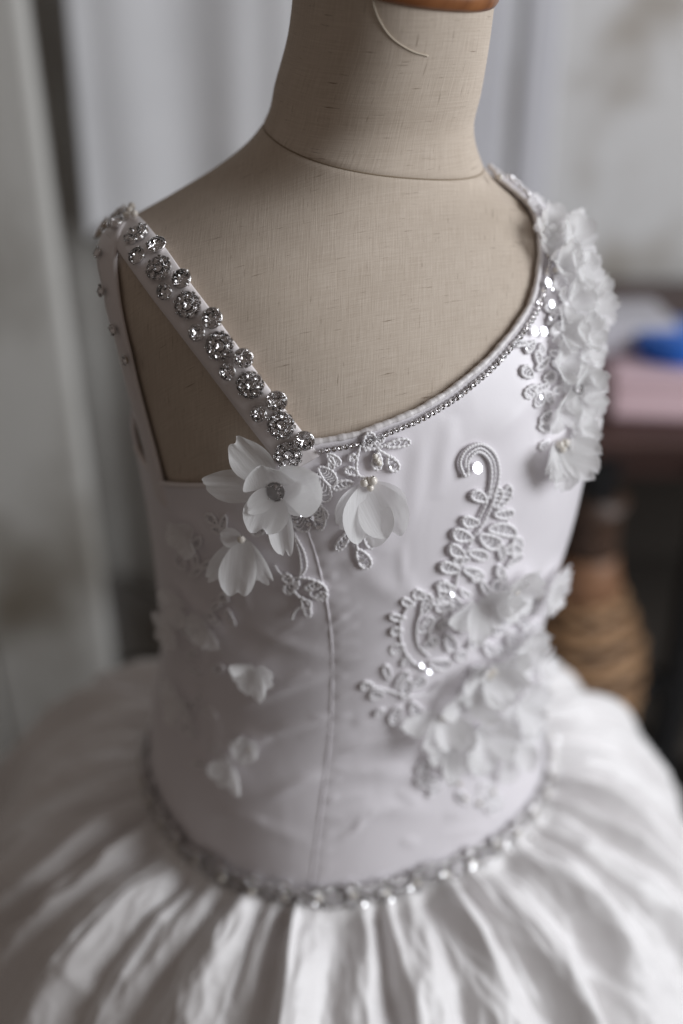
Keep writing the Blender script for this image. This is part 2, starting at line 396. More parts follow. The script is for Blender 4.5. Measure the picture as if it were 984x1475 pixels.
link('seam', mb.mesh('seam'), gown, M['bodice'])

# piping and fine rhinestone chain along the neckline
th_n = np.linspace(E_th[5], t_end + R(20), 360); zn_ = ztop(th_n)
mb = MB(); Lp = loc_surf(th_n, zn_ + .0006) + .0026 * loc_norm(th_n, zn_); mb.tube(to_world(Lp), [.0014 * (1 + .10 * math.sin(i * .31) + .08 * math.sin(i * .83 + 1) + .05 * math.sin(i * 2.1)) for i in range(360)], 8)
link('neckline_piping', mb.mesh('neckline_piping'), gown, M['piping'])
th_a = np.concatenate([np.linspace(R(168), R(180), 20)[:-1] - 2*np.pi, np.linspace(-np.pi, E_th[5], 140)]); za = ztop(th_a)
mb = MB(); mb.tube(to_world(loc_surf(th_a, za - .0002) + .0030 * loc_norm(th_a, za)), .0014, 7); link('armhole_binding', mb.mesh('armhole_binding'), gown, M['ribbon'])

def stone_mesh(name, rad, seg=8):
    """a round brilliant: crystal crown over a mirrored pavilion, girdle at z = 0"""
    b = MB(); n = seg * 2; pol = lambda r, k, z: (r * rad * math.cos(math.pi * k / seg), r * rad * math.sin(math.pi * k / seg), z * rad)
    V = [pol(1, k, 0) for k in range(n)] + [pol(.82, 2*k + 1, .20) for k in range(seg)] + [pol(.54, 2*k, .33) for k in range(seg)]; F = []
    for k in range(seg):
        g0, g1, g2 = 2*k, 2*k + 1, (2*k + 2) % n; m = n + k; mp = n + (k - 1) % seg; t0 = n + seg + k; t1 = n + seg + (k + 1) % seg
        F += [(g0, g1, m), (g1, g2, m), (t0, m, t1), (t0, mp, g0), (t0, g0, m)]
    F.append(tuple(n + seg + k for k in range(seg))); b.add(V, F, 0)
    W = [pol(.97, k, -.01) for k in range(n)] + [pol(.55, 2*k + 1, -.36) for k in range(seg)] + [pol(.24, 2*k, -.46) for k in range(seg)] + [(0, 0, -.60 * rad)]; F = []
    for k in range(seg):
        g0, g1, g2 = 2*k, 2*k + 1, (2*k + 2) % n; m = n + k; mp = n + (k - 1) % seg; t0 = n + seg + k; t1 = n + seg + (k + 1) % seg; c = n + 2*seg
        F += [(g0, m, g1), (g1, m, g2), (g0, mp, t0), (g0, t0, m), (t0, t1, m), (t0, c, t1)]
    b.add(W, F, 1); me = b.mesh(name, False); me.materials.append(M['crystal']); me.materials.append(M['foil']); return me
def setting_mesh(name, rad, prongs=4):
    b = MB(); ring = []
    for rr, z in ((.4, -.66), (.78, -.45), (1.03, -.05), (1.08, .03), (1.02, .06)): ring += [(rr * rad * math.cos(2*math.pi*k/16), rr * rad * math.sin(2*math.pi*k/16), z * rad) for k in range(16)]
    b.add(ring, grid_faces(5, 16, True))
    for k in range(prongs):
        a = 2 * math.pi * (k + .5) / prongs; c, s = math.cos(a), math.sin(a)
        b.tube([(1.06*rad*c, 1.06*rad*s, -.2*rad), (1.08*rad*c, 1.08*rad*s, .12*rad), (.94*rad*c, .94*rad*s, .30*rad), (.80*rad*c, .80*rad*s, .30*rad)], .09 * rad, 5)
    me = b.mesh(name); me.materials.append(M['silver']); return me
STONE = {}
def stone_set(rad):
    k = round(rad, 5)
    if k not in STONE: STONE[k] = (stone_mesh('stone', rad), setting_mesh('setting', rad))
    return STONE[k]
def frame(p, n, spin=0., up=None):
    n = Vector(n).normalized(); u = Vector(up) if up is not None else Vector((0, 0, 1))
    y = (u - n * u.dot(n)); y = y.normalized() if y.length > 1e-4 else n.orthogonal().normalized()
    x = y.cross(n); m = Matrix((x, y, n)).transposed().to_4x4(); m.translation = Vector(p)
    return m @ Matrix.Rotation(spin, 4, 'Z')
def put(name, me, m, parent):
    o = bpy.data.objects.new(name, me); col.objects.link(o); o.parent = parent; o.matrix_parent_inverse = world_of(parent).inverted(); o.matrix_basis = m
    return o
def jitter(m, a=.12):
    return m @ Matrix.Rotation(random.uniform(-a, a), 4, 'X') @ Matrix.Rotation(random.uniform(-a, a), 4, 'Y') @ Matrix.Rotation(random.uniform(0, 6.28), 4, 'Z')
def crystal(p, n, rad, tilt=.1):
    """one set rhinestone (setting > stone)"""
    m = jitter(frame(p, n), tilt); s, st = stone_set(rad)
    o = put('rhinestone', st, m, gown); put('stone', s, m, o); return o
fl_back = {}
def crystal_flower(p, n, rad, k=6, tilt=.06):
    m = jitter(frame(p, n), tilt); rs = rad * .30
    key = (round(rad, 5), k)
    if key not in fl_back:
        b = MB()
        for i in range(k):
            a = 2*math.pi*i/k; c, s = math.cos(a), math.sin(a)
            b.tube([(.1*rad*c, .1*rad*s, -.25*rad), (.66*rad*c, .66*rad*s, -.2*rad)], .07*rad, 5)
            for d in (-.24, .24):
                c2, s2 = math.cos(a + d*1.6), math.sin(a + d*1.6)
                b.tube([(.8*rad*c2, .8*rad*s2, -.22*rad), (.94*rad*c2, .94*rad*s2, .02*rad)], .055*rad, 5); b.ball((.95*rad*c2, .95*rad*s2, .05*rad), .085*rad, 6, 4)
            cc = math.cos(a + math.pi/k); ss = math.sin(a + math.pi/k)
            b.ball((.52*rad*cc, .52*rad*ss, .08*rad), .09*rad, 6, 4)
            ring = [(.66*rad*c + rs*1.1*math.cos(q*math.pi/5), .66*rad*s + rs*1.1*math.sin(q*math.pi/5), zz) for zz in (-.25*rad, .0) for q in range(10)]
            b.add(ring, grid_faces(2, 10, True))
        ring = [(rs*1.15*math.cos(q*math.pi/6), rs*1.15*math.sin(q*math.pi/6), zz) for zz in (-.25*rad, .06*rad) for q in range(12)]; b.add(ring, grid_faces(2, 12, True))
        me = b.mesh('crystal_flower'); me.materials.append(M['silver']); fl_back[key] = (me, stone_mesh('stone', rs, 6), stone_mesh('stone', rs*1.12, 8))
    me, sm, sc = fl_back[key]; o = put('crystal_flower', me, m, gown)
    put('stone', sc, m @ Matrix.Translation((0, 0, .08*rad)), o)
    for i in range(k):
        a = 2*math.pi*i/k
        put('stone', sm, m @ Matrix.Translation((.66*rad*math.cos(a), .66*rad*math.sin(a), 0)) @ Matrix.Rotation(a, 4, 'Z') @ Matrix.Rotation(random.uniform(.0, .35), 4, 'Y'), o)
    return o
PEARL = {}
def pearl(p, rad, parent=None, m='pearl'):
    k = (round(rad, 5), m)
    if k not in PEARL:
        b = MB(); b.ball((0, 0, 0), rad, 14, 9); me = b.mesh(m); me.materials.append(M[m]); PEARL[k] = me
    return put(m, PEARL[k], Matrix.Translation(p), parent or gown)

# ---- chain of tiny rhinestones (too small to pick apart: one part)
def chain():
    th_c = np.linspace(E_th[6], t_end + R(8), 1500); P = to_world(loc_surf(th_c, ztop(th_c) - .0030) + .0052 * loc_norm(th_c, ztop(th_c) - .003))
    Nn = to_world(loc_norm(th_c, ztop(th_c) - .003)) - to_world(np.zeros(3))
    d = np.concatenate([[0], np.cumsum(np.linalg.norm(np.diff(P, axis=0), axis=1))]); n = int(d[-1] / .0026)
    st = stone_mesh('tmp', .00120, 4); sv = [v.co.copy() for v in st.vertices]; sf = [tuple(p.vertices) for p in st.polygons]; smi = [p.material_index for p in st.polygons]
    b = MB()
    for i in range(n):
        j = int(np.searchsorted(d, (i + .5) * .0026)); j = min(j, len(P) - 1); m = jitter(frame(P[j], Nn[j]), .22)
        o = len(b.v); b.v += [tuple(m @ v) for v in sv]; b.f += [tuple(o + q for q in f) for f in sf]; b.mi += smi
        b.add([m @ Vector((1.30e-3*math.cos(q*math.pi/4), 1.30e-3*math.sin(q*math.pi/4), z)) for z in (-.0010, .00005) for q in range(8)], grid_faces(2, 8, True), 2)
    me = b.mesh('rhinestone_chain', False); 
    for k in ('crystal', 'foil', 'silver'): me.materials.append(M[k])
    o = link('rhinestone_chain', me, gown); tag(o, kind='stuff'); bpy.data.meshes.remove(st)
chain()

# ---- jewelled shoulder strap
strap_px = [(436, 668), (424, 651), (368, 578), (310, 500), (262, 437), (215, 374), (186, 336), (170, 322)]
path = [hit(x, y, .0016) for x, y in resample(strap_px, 70)]
last_t, last_z = theta_of(np.array(path[-1][0]))
back_px = [(160, 352), (160, 395), (172, 460), (188, 530), (206, 600), (224, 665), (236, 720)]
back = [hit(x, y, .0016) for x, y in resample(back_px, 50)]
path = path + back
P = np.array([p for p, n in path]); N = np.array([n for p, n in path])
for _ in range(14):
    P[1:-1] = .25*P[:-2] + .5*P[1:-1] + .25*P[2:]; N[1:-1] = .25*N[:-2] + .5*N[1:-1] + .25*N[2:]
for i in range(len(P)):
    q, nn, _, _ = bvh(.0016).find_nearest(Vector(P[i])); 
    if (Vector(P[i]) - q).dot(nn if nn.dot(Vector(N[i])) > 0 else -nn) < 0: P[i] = q
strapP, strapN = P, N / np.linalg.norm(N, axis=1, keepdims=True)
def strap():
    n = len(P); hw, hh = .0083, .0011; V = []
    sec = [(-hw, -hh), (-hw - .0004, 0), (-hw, hh), (-.6*hw, hh*1.25), (0, hh*1.35), (.6*hw, hh*1.25), (hw, hh), (hw + .0004, 0), (hw, -hh), (0, -hh)]
    for i in range(n):
        tp = 1 - .15 * min(1, max(0, (i - 64) / 18))
        t = Vector(P[min(i+1, n-1)] - P[max(i-1, 0)]).normalized(); nn = Vector(strapN[i]); nn = (nn - t * nn.dot(t)).normalized(); w = t.cross(nn)
        V += [Vector(P[i]) + w * a * tp + nn * (b + .001) for a, b in sec]
    link('shoulder_strap', pymesh('shoulder_strap', V, grid_faces(n, len(sec), True) + [tuple(range(len(sec)))]), gown, M['ribbon'])
strap()
zx = lambda X, Y: (90 + .4065 * X, 270 + .4065 * Y)
for X, Y, r in ((530, 463, 34), (641, 605, 32), (758, 758, 35), (856, 898, 34), (421, 323, 33), (332, 200, 33), (360, 368, 27), (475, 515, 27), (584, 653, 28), (695, 803, 27), (262, 240, 31), (186, 122, 33), (122, 112, 26), (86, 140, 22)):
    x, y = zx(X, Y); rd = r * .4065 * .000305; p, n = hit(x, y, round(.0043 + .66 * rd, 4)); crystal(p, n, rd, .16)
for X, Y, r in ((443, 417, 46), (557, 562, 48), (665, 700, 47), (775, 843, 47), (340, 285, 46), (258, 160, 46), (800, 950, 47), (190, 82, 40)):
    x, y = zx(X, Y); p, n = hit(x, y, .0060); crystal_flower(p, n, r * .4065 * .000325, 7)
for X, Y in ((238, 80), (255, 92), (246, 66), (225, 98)):
    x, y = zx(X, Y); p, n = hit(x, y, .006); pearl(p, .0017)
for X, Y, r in ((92, 228, 20), (104, 365, 20), (146, 505, 20), (190, 612, 18)):
    x, y = zx(X, Y); p, n = hit(x + 12, y, .0064); crystal(p, n, r * .4065 * .000325, .1)

# ---- chiffon flowers
def petal_mesh(L, W, cup, curl, notch, seed, nx=16, ny=21, ruffle=.0, fray=.012):
    r = random.Random(seed); ph = r.uniform(0, 6.28); fold = r.uniform(-.6, .6); roll = r.uniform(-.25, .4); asym = r.uniform(-.12, .12); V = []
    for i in range(nx):
        s = math.sin(math.pi / 2 * i / (nx - 1)) ** .95
        w = W * (.14 * (1 - s) ** .5 + max(0., math.sin(math.pi * s ** 1.25)) ** .62) if s < 1 else 0
        for j in range(ny):
            t = 2 * j / (ny - 1) - 1; y = w * t * .5; q = y / W * 2
            x = L * (s - notch * s**6 * math.exp(-((q - asym) / .22)**2) + .04 * s**3 * math.cos(q * 3.4 + ph) + fray * s**10 * (math.sin(q * 15 + ph) + .6 * math.sin(q * 27 + 2 * ph)))
            z = cup * (q * q * W * .42 + fold * q * W * .25) * (.3 + .7 * s) + L * curl * s**2 + ruffle * W * s**2 * math.sin(q * 2.6 + ph) * .12 + roll * L * max(0, s - .7)**2 * 2.0 * (.4 + abs(q)) + .035 * W * s**4 * math.sin(q * 7 + ph * 3) + .012 * W * math.sin(q * 17 + ph) * s**2
            V.append((x, y, z))
    return pymesh('petal', V, grid_faces(nx, ny))
CAMD = Vector((0, CP, -SP))
def flower(px, petals, off=.0042, face=.25, mat='petal', centre=None, name='chiffon_flower', seed=0, ruffle=.3, lift=.0018, up=None):
    """petals: (image azimuth in degrees, length mm, width mm, elevation degrees, cup, curl)"""
    p, n = hit(px[0], px[1], off); toc = (CAM - p).normalized(); n = (n * (1 - face) + toc * face).normalized()
    upv = up or Vector((0, SP, CP)); F = frame(p, n, 0, upv)
    root = bpy.data.objects.new(name, None); root.empty_display_size = .004; col.objects.link(root); root.parent = gown
    root.matrix_parent_inverse = world_of(gown).inverted(); root.matrix_basis = Matrix.Translation(p)
    for i, (az, L, W, el, cup, curl) in enumerate(petals):
        me = petal_mesh(L * .001, W * .001, cup, curl, random.uniform(.06, .15), seed * 31 + i, ruffle=ruffle, fray=.045 if seed >= 60 else .008)
        me.materials.append(M[mat if not isinstance(mat, (list, tuple)) else mat[i % len(mat)]])
        m = F @ Matrix.Rotation(R(az), 4, 'Z') @ Matrix.Rotation(-R(el), 4, 'Y') @ Matrix.Translation((.0008, 0, lift * (.3 + .15 * i)))
        put('petal', me, m, root)
    if centre == 'stone':
        m = F @ Matrix.Translation((0, 0, .0052)); s, st = stone_set(.0043); put('setting', st, m, root); put('stone', s, m, root)
    elif centre == 'small':
        m = F @ Matrix.Translation((0, 0, .004)); s, st = stone_set(.0024); put('setting', st, m, root); put('stone', s, m, root)
    elif centre == 'pearl':
        for dx, dy, r in ((-.0022, .0004, .0019), (.0014, .0014, .0022), (.0006, -.0018, .0016)): pearl((F @ Matrix.Translation((dx, dy, .0035))).translation, r, root)
    elif centre == 'one':
        pearl((F @ Matrix.Translation((0, 0, .004))).translation, .0019, root)
    return root, F
# the sharp flower at the foot of the strap
flower((398, 704), [(124, 30, 16, 12, .5, .08), (172, 31, 14, 5, .4, .10), (100, 24, 20, 42, .9, .10), (18, 29, 22, 24, 1.1, .18), (345, 18, 14, 10, .8, .05), (248, 23, 18, 32, .6, .05), (279, 30, 10, 12, .8, .05), (208, 18, 9, 40, .5, -.05)],
       face=.45, centre='stone', seed=1, ruffle=.4, lift=.002)
flower((352, 772), [(226, 27, 9, 8, .5, .05), (264, 28, 16, 22, .7, .0), (302, 25, 8, 12, .6, .04), (282, 22, 12, 8, .5, .0), (170, 10, 9, 10, .4, .1)], face=.3, centre='one', seed=2, mat='petal')
flower((530, 694), [(236, 23, 13, 10, .5, .05), (266, 29, 21, 22, .7, .0), (296, 27, 20, 20, .8, .05), (322, 20, 13, 10, .7, .1)], face=.3, centre='pearl', seed=3, mat=['petal_sheer', 'petal', 'petal_sheer'])
def rand_flower(px, n, L, W, seed, centre=None, face=.15, mat=('petal', 'petal', 'petal_sheer'), az0=None, spread=360, el=(15, 50), ruf=.8):
    r = random.Random(seed); a0 = r.uniform(0, 360) if az0 is None else az0 - spread / 2; ps = []
    for i in range(n):
        ps.append((a0 + spread * (i + r.uniform(-.2, .2)) / (n if spread >= 360 else max(1, n - 1)), L * r.uniform(.85, 1.15), W * r.uniform(.85, 1.15), r.uniform(*el), r.uniform(.4, 1.), r.uniform(-.05, .25)))
    return flower(px, ps, face=face, centre=centre, seed=seed, mat=mat, ruffle=ruf)
# in the shade on the left
flower((368, 962), [(140, 14, 9, 35, .8, .1), (190, 12, 8, 20, .6, .2), (300, 17, 10, 30, .7, .1), (345, 13, 11, 15, .6, .1), (245, 13, 9, 15, .6, .1)], face=.2, seed=11, mat=['petal', 'petal', 'petal', 'petal_sheer', 'petal'])
flower((330, 1098), [(210, 12, 9, 20, .7, .1), (310, 20, 9, 24, .6, .1), (265, 13, 10, 12, .6, .1), (80, 8, 8, 20, .6, .2)], face=.2, seed=12)
for i, (x, y, L) in enumerate(((262, 872, 14), (252, 905, 13), (300, 905, 11), (270, 770, 11), (262, 1010, 14), (360, 1075, 9))): rand_flower((x, y), 5, L, 10, 60 + i, mat=('petal_sheer', 'petal_sheer'), el=(5, 30))
# cluster on the lit side
for i, (x, y, n, L, W, c, az, sp_) in enumerate((
    (736, 846, 5, 19, 16, 'one', 250, 300), (686, 868, 4, 19, 14, None, 285, 170), (788, 846, 6, 17, 15, None, 20, 330), (700, 966, 6, 22, 17, 'pearl', 0, 360),
    (634, 1027, 4, 22, 15, 'one', 255, 150), (692, 1055, 5, 22, 17, None, 270, 300), (745, 1015, 5, 20, 16, None, 0, 360), (668, 1000, 3, 20, 14, None, 270, 130),
    (748, 930, 5, 19, 15, None, 0, 360), (650, 1078, 3, 17, 13, None, 250, 130), (738, 1075, 4, 19, 14, None, 270, 200), (775, 960, 4, 14, 12, None, 0, 360))):
    rand_flower((x, y), n, L, W, 80 + i, c, az0=az, spread=sp_, el=(5, 34), mat=('petal', 'petal_sheer', 'petal'), ruf=.8)
# on the shoulder
for i, (x, y, n, L, W, c, az, sp_, el) in enumerate((
    (822, 352, 8, 18, 14, None, 60, 360, (20, 70)), (838, 405, 7, 17, 12, None, 0, 300, (20, 70)), (852, 440, 7, 17, 11, None, 0, 260, (10, 60)), (835, 560, 8, 16, 13, 'small', 0, 360, (20, 65)),
    (846, 530, 6, 14, 12, None, 30, 260, (15, 60)), (842, 598, 6, 14, 12, None, 340, 260, (15, 60)), (812, 640, 7, 22, 16, 'pearl', 285, 130, (15, 45)), (800, 330, 5, 13, 11, None, 60, 360, (15, 50)), (820, 480, 5, 13, 11, None, 330, 300, (15, 55)), (790, 345, 5, 11, 9, None, 0, 360, (15, 50)), (812, 385, 6, 13, 10, None, 0, 360, (15, 60)), (826, 435, 6, 14, 10, None, 0, 360, (15, 60)), (838, 480, 6, 14, 11, None, 0, 360, (15, 60)), (815, 525, 5, 12, 10, None, 0, 360, (10, 50)), (812, 590, 5, 12, 10, None, 0, 360, (10, 50)), (850, 500, 5, 13, 10, None, 0, 300, (10, 60)), (832, 628, 5, 13, 11, None, 330, 220, (20, 60)))):
    rand_flower((x - 9, y), n, L * .95, W * .95, 120 + i, c, az0=az, spread=sp_, el=(el[0] * .5, el[1] * .66), mat=('petal_sheer', 'petal', 'petal_sheer'))

# ---- corded lace
LACE_OFF = .0046
class Lace:
    def __init__(s, r=.00075): s.b = MB(); s.r = r; s.extra = []; s.rnd = random.Random(int(r * 1e7))
    def cord(s, pts, r=None, closed=False, off=LACE_OFF):
        P = np.array(pts, float); L = np.linalg.norm(np.diff(P, axis=0), axis=1).sum(); n = max(6, int(L / 1.6)); r = r or s.r
        q = resample(P, n, closed); s.b.tube([hit(x, y, off)[0] for x, y in q], [r * (1 + .28 * math.sin(i * 1.9)) for i in range(n)], 6, closed)
    def leaf(s, x, y, ang, ln, wd, fill=True, r=None, veins=3):
        c, si = math.cos(R(ang)), -math.sin(R(ang)); tr = lambda a, b: (x + c*a - si*b, y + si*a + c*b)
        out = []; q = s.rnd; ln *= q.uniform(.85, 1.25); wd *= q.uniform(.8, 1.25); ang += q.uniform(-14, 14); bend = q.uniform(-.25, .25)
        c, si = math.cos(R(ang)), -math.sin(R(ang))
        for k in range(14):
            t = 2*math.pi*k/14; a = ln * (.5 - .5*math.cos(t)); b = wd * .5 * math.sin(t) * (.5 + .5 * (a / ln)) + bend * a * a / ln
            out.append(tr(a, b))
        s.cord(out, r, True)
        rr = (r or s.r) * .55
        for k in range(veins):
            a = ln * (.3 + .5 * k / max(1, veins - 1)); w = wd * .36
            s.cord([tr(a - ln*.1, -w), tr(a + ln*.06, 0), tr(a - ln*.1, w)], rr)
        if fill:
            ctr = hit(*tr(ln*.55, 0), LACE_OFF)[0]; pts = [hit(*q, LACE_OFF - .0002)[0] for q in out]; s.b.add([ctr] + pts, [(0, 1 + k, 1 + (k + 1) % 14) for k in range(14)], 1)
    def done(s):
        me = s.b.mesh('lace_applique'); me.materials.append(M['cord']); me.materials.append(M['net']); o = link('lace_applique', me, gown)
        for kind, x, y, r, al in s.extra:
            p, n = hit(x, y, LACE_OFF + .0012)
            if kind == 'pearl': pearl(p, r, o)
            else:
                if al:
                    hv = ((CAM - p).normalized() + (Vector(WIN) - p).normalized()).normalized(); n = (n * (1 - al) + hv * al).normalized()
                m = jitter(frame(p, n), .05 if al else .5)
                if 'seq' not in PEARL:
                    b = MB(); b.add([(0, 0, -.0002)] + [(math.cos(k*math.pi/6), math.sin(k*math.pi/6), .0001) for k in range(12)], [(0, 1 + k, 1 + (k+1) % 12) for k in range(12)])
                    me = b.mesh('sequin'); me.materials.append(M['sequin']); PEARL['seq'] = me
                put('sequin', PEARL['seq'], m @ Matrix.Diagonal((r, r, 1, 1)), o)
        return o
    def seq(s, x, y, r=.0018, al=.0): s.extra.append(('seq', x, y, r, al))
    def prl(s, x, y, r=.0012): s.extra.append(('pearl', x, y, r, 0))
z3 = lambda X, Y: (500 + .407 * X, 600 + .407 * Y)
def pts(f, l): return [f(*q) for q in l]
# scroll on the lit side
l = Lace(.00082)
l.cord(pts(z3, [(412, 205), (400, 160), (425, 115), (475, 98), (522, 132), (538, 200), (520, 285), (488, 365), (440, 440), (402, 520), (382, 600), (366, 660), (380, 720), (400, 770)]))
l.cord(pts(z3, [(428, 200), (430, 155), (465, 125), (502, 155), (510, 215), (494, 300), (462, 370)]), .0008)
l.cord(pts(z3, [(412, 205), (420, 212), (430, 200)]), .0010); l.cord(pts(z3, [(418, 180), (424, 140), (470, 112), (512, 145), (524, 205), (506, 290)]), .0006)
for X, Y, a, ln, wd in ((490, 300, 150, 26, 16), (465, 375, 170, 24, 20), (440, 430, 165, 24, 20), (415, 490, 165, 24, 19), (395, 545, 170, 24, 19), (380, 610, 175, 24, 18), (372, 670, 180, 22, 18), (380, 730, 190, 22, 18),
                        (520, 320, 70, 26, 13), (530, 325, 35, 32, 16), (520, 345, 350, 26, 16), (470, 420, 330, 36, 26), (500, 400, 15, 34, 22), (430, 480, 340, 30, 22), (410, 540, 350, 26, 20), (590, 500, 70, 34, 22), (560, 480, 40, 24, 18)):
    x, y = z3(X, Y); l.leaf(x, y, a, ln, wd)
x, y = z3(462, 182); l.seq(x, y, .0026, .95); x, y = z3(370, 628); l.seq(x, y, .0013, .8)
l.done()
# crescent beside it
l = Lace(.00075)
l.cord(pts(z3, [(275, 620), (225, 660), (190, 720), (190, 790), (215, 850), (262, 890), (300, 900)]))
l.cord(pts(z3, [(300, 640), (262, 690), (245, 750), (252, 810), (290, 850)])); l.cord(pts(z3, [(340, 700), (300, 730), (290, 780), (310, 810), (330, 790)]))
for X, Y, a, ln, wd in ((275, 640, 140, 20, 15), (235, 670, 165, 20, 15), (205, 715, 180, 18, 14), (195, 760, 190, 18, 14), (200, 810, 205, 18, 14), (220, 850, 220, 18, 13), (262, 700, 60, 28, 16), (250, 760, 40, 28, 16), (262, 820, 20, 28, 16), (300, 660, 20, 26, 17), (330, 640, 60, 24, 16), (320, 740, 20, 28, 18), (290, 870, 330, 26, 16), (350, 770, 300, 26, 18)):
    x, y = z3(X, Y); l.leaf(x, y, a, ln, wd)
for X, Y in ((292, 902), (265, 880), (372, 628)): x, y = z3(X, Y); l.seq(x, y, .0013, .9)
l.done()
# lower left spray
l = Lace(.00075)
for X, Y, a, ln, wd in ((90, 950, 170, 18, 12), (150, 930, 120, 22, 15), (170, 960, 60, 24, 16), (130, 985, 190, 22, 15), (200, 1000, 80, 26, 17), (130, 1040, 200, 16, 12), (190, 1030, 230, 24, 15), (230, 1010, 300, 26, 17), (230, 960, 30, 26, 17)):
    x, y = z3(X, Y); l.leaf(x, y, a, ln, wd)
l.cord(pts(z3, [(80, 955), (150, 970), (210, 990), (280, 980), (330, 940)])); l.done()
# under the shirred cluster, on to the side seam and down to the belt
l = Lace(.00075); rr = random.Random(5)
for k in range(84):
    t = rr.random(); X = 400 + 270 * rr.random(); Y = 500 + 880 * t
    if Y > 1150: X = 300 + (X - 400) * .95
    x, y = z3(X, Y); l.leaf(x, y, rr.uniform(0, 360), rr.uniform(16, 30), rr.uniform(11, 19))
for X, Y in ((515, 700), (680, 640), (640, 820), (420, 1350), (470, 1370), (520, 1330), (400, 1300)): x, y = z3(X, Y); l.prl(x, y, .0013)
l.done()
z2 = lambda X, Y: (280 + .4065 * X, 580 + .4065 * Y)
# spray under the neckline
l = Lace(.00075)
l.cord(pts(z2, [(588, 148), (578, 190), (574, 230), (580, 255), (605, 268)])); l.cord(pts(z2, [(600, 170), (650, 160), (690, 145)])); l.cord(pts(z2, [(650, 165), (690, 190), (712, 205)])); l.cord(pts(z2, [(650, 165), (655, 190), (650, 215)]))
for X, Y, a, ln, wd in ((600, 160, 40, 26, 18), (640, 150, 60, 18, 14), (680, 155, 20, 28, 18), (690, 190, 305, 26, 18), (650, 180, 265, 20, 14), (560, 285, 185, 32, 18), (580, 255, 150, 18, 12), (575, 190, 200, 12, 9),
                        (560, 390, 235, 20, 14), (550, 455, 245, 30, 18), (578, 520, 290, 30, 18), (600, 455, 300, 22, 13)):
    x, y = z2(X, Y); l.leaf(x, y, a, ln, wd)
l.cord(pts(z2, [(575, 380), (562, 420), (568, 470), (578, 520)])); l.cord(pts(z2, [(590, 400), (600, 455), (628, 492)]))
for X, Y in ((612, 272), (628, 270), (648, 205), (640, 190), (655, 215)): x, y = z2(X, Y); l.prl(x, y, .0013)
for X, Y in ((530, 500), (590, 560), (700, 225)): x, y = z2(X, Y); l.seq(x, y, .0011, .4)
l.done()
# loops round the sharp flower
l = Lace(.00075)
l.cord(pts(z2, [(340, 440), (362, 480), (388, 530), (396, 580), (380, 612)])); l.cord(pts(z2, [(352, 470), (372, 530), (378, 590), (372, 620)])); l.cord(pts(z2, [(285, 575), (300, 600), (330, 620), (370, 620)]), .0006)
l.cord(pts(z2, [(370, 620), (410, 625), (455, 645), (468, 672), (440, 692), (410, 680), (415, 655)])); l.cord(pts(z2, [(370, 630), (352, 660), (375, 690), (410, 705), (405, 730), (375, 725), (355, 740), (345, 765)]))
for X, Y, a, ln, wd in ((370, 640, 190, 26, 16), (390, 660, 30, 26, 16), (380, 690, 300, 24, 15), (350, 640, 150, 20, 14), (425, 690, 10, 16, 12), (300, 470, 250, 24, 18), (270, 470, 300, 22, 14)):
    x, y = z2(X, Y); l.leaf(x, y, a, ln, wd)
l.done()
l = Lace(.0006)
for X, Y, a, ln, wd in ((345, 360, 300, 44, 26), (385, 350, 310, 46, 28), (420, 330, 300, 46, 24), (400, 250, 320, 40, 26), (440, 230, 340, 34, 22), (470, 180, 330, 24, 18), (480, 190, 280, 22, 14), (110, 400, 250, 20, 16), (250, 450, 200, 20, 14)):
    x, y = z2(X, Y); l.leaf(x, y, a, ln, wd, veins=5)
for X, Y in ((398, 348), (380, 395), (421, 409), (440, 440), (360, 420), (405, 430)): x, y = z2(X, Y); l.seq(x, y, .0012, .7 if X in (398, 380, 421) else .2)
l.done()
# faint lace in the shade
l = Lace(.0007); rr = random.Random(9)
for k in range(26):
    x = rr.uniform(262, 345); y = rr.uniform(740, 1120); l.leaf(x, y, rr.uniform(0, 360), rr.uniform(14, 24), rr.uniform(10, 16), veins=2)
for X, Y in ((548, 615), (500, 590)): l.prl(180 + .325*X, 880 + .325*Y, .0012)
l.done()
# shoulder lace
z4 = lambda X, Y: (680 + .332 * X, 230 + .332 * Y)
l = Lace(.0008); rr = random.Random(4)
for X, Y, a, ln, wd in ((290, 890, 90, 18, 13), (265, 940, 160, 20, 15), (310, 950, 20, 20, 15), (280, 980, 230, 20, 14), (300, 1000, 280, 22, 14), (350, 1060, 120, 20, 15), (340, 1090, 240, 18, 14), (330, 1180, 120, 18, 16), (330, 1220, 220, 18, 14), (240, 800, 160, 18, 12), (270, 790, 230, 16, 12), (300, 800, 280, 18, 13)):
    x, y = z4(X, Y); l.leaf(x, y, a, ln, wd)
for k in range(80):
    Y = rr.uniform(150, 1000); base = 265 + 90 * min(1, (Y - 60) / 330); X = rr.uniform(base, base + 110)
    if Y > 700: X = rr.uniform(320, 430)
    x, y = z4(X, Y); l.leaf(x, y, rr.uniform(0, 360), rr.uniform(14, 24), rr.uniform(10, 16))
for X, Y, r in ((330, 535, .0024), (345, 625, .0023), (275, 745, .0023), (312, 745, .0026), (287, 620, .0010), (237, 820, .0008), (300, 1030, .0013), (350, 560, .0012), (340, 690, .0013)): x, y = z4(X, Y); l.seq(x, y, r * .85, .9)
for X, Y in ((120, 75), (360, 480), (410, 1030)): x, y = z4(X, Y); l.prl(x, y, .0014)
l.done()

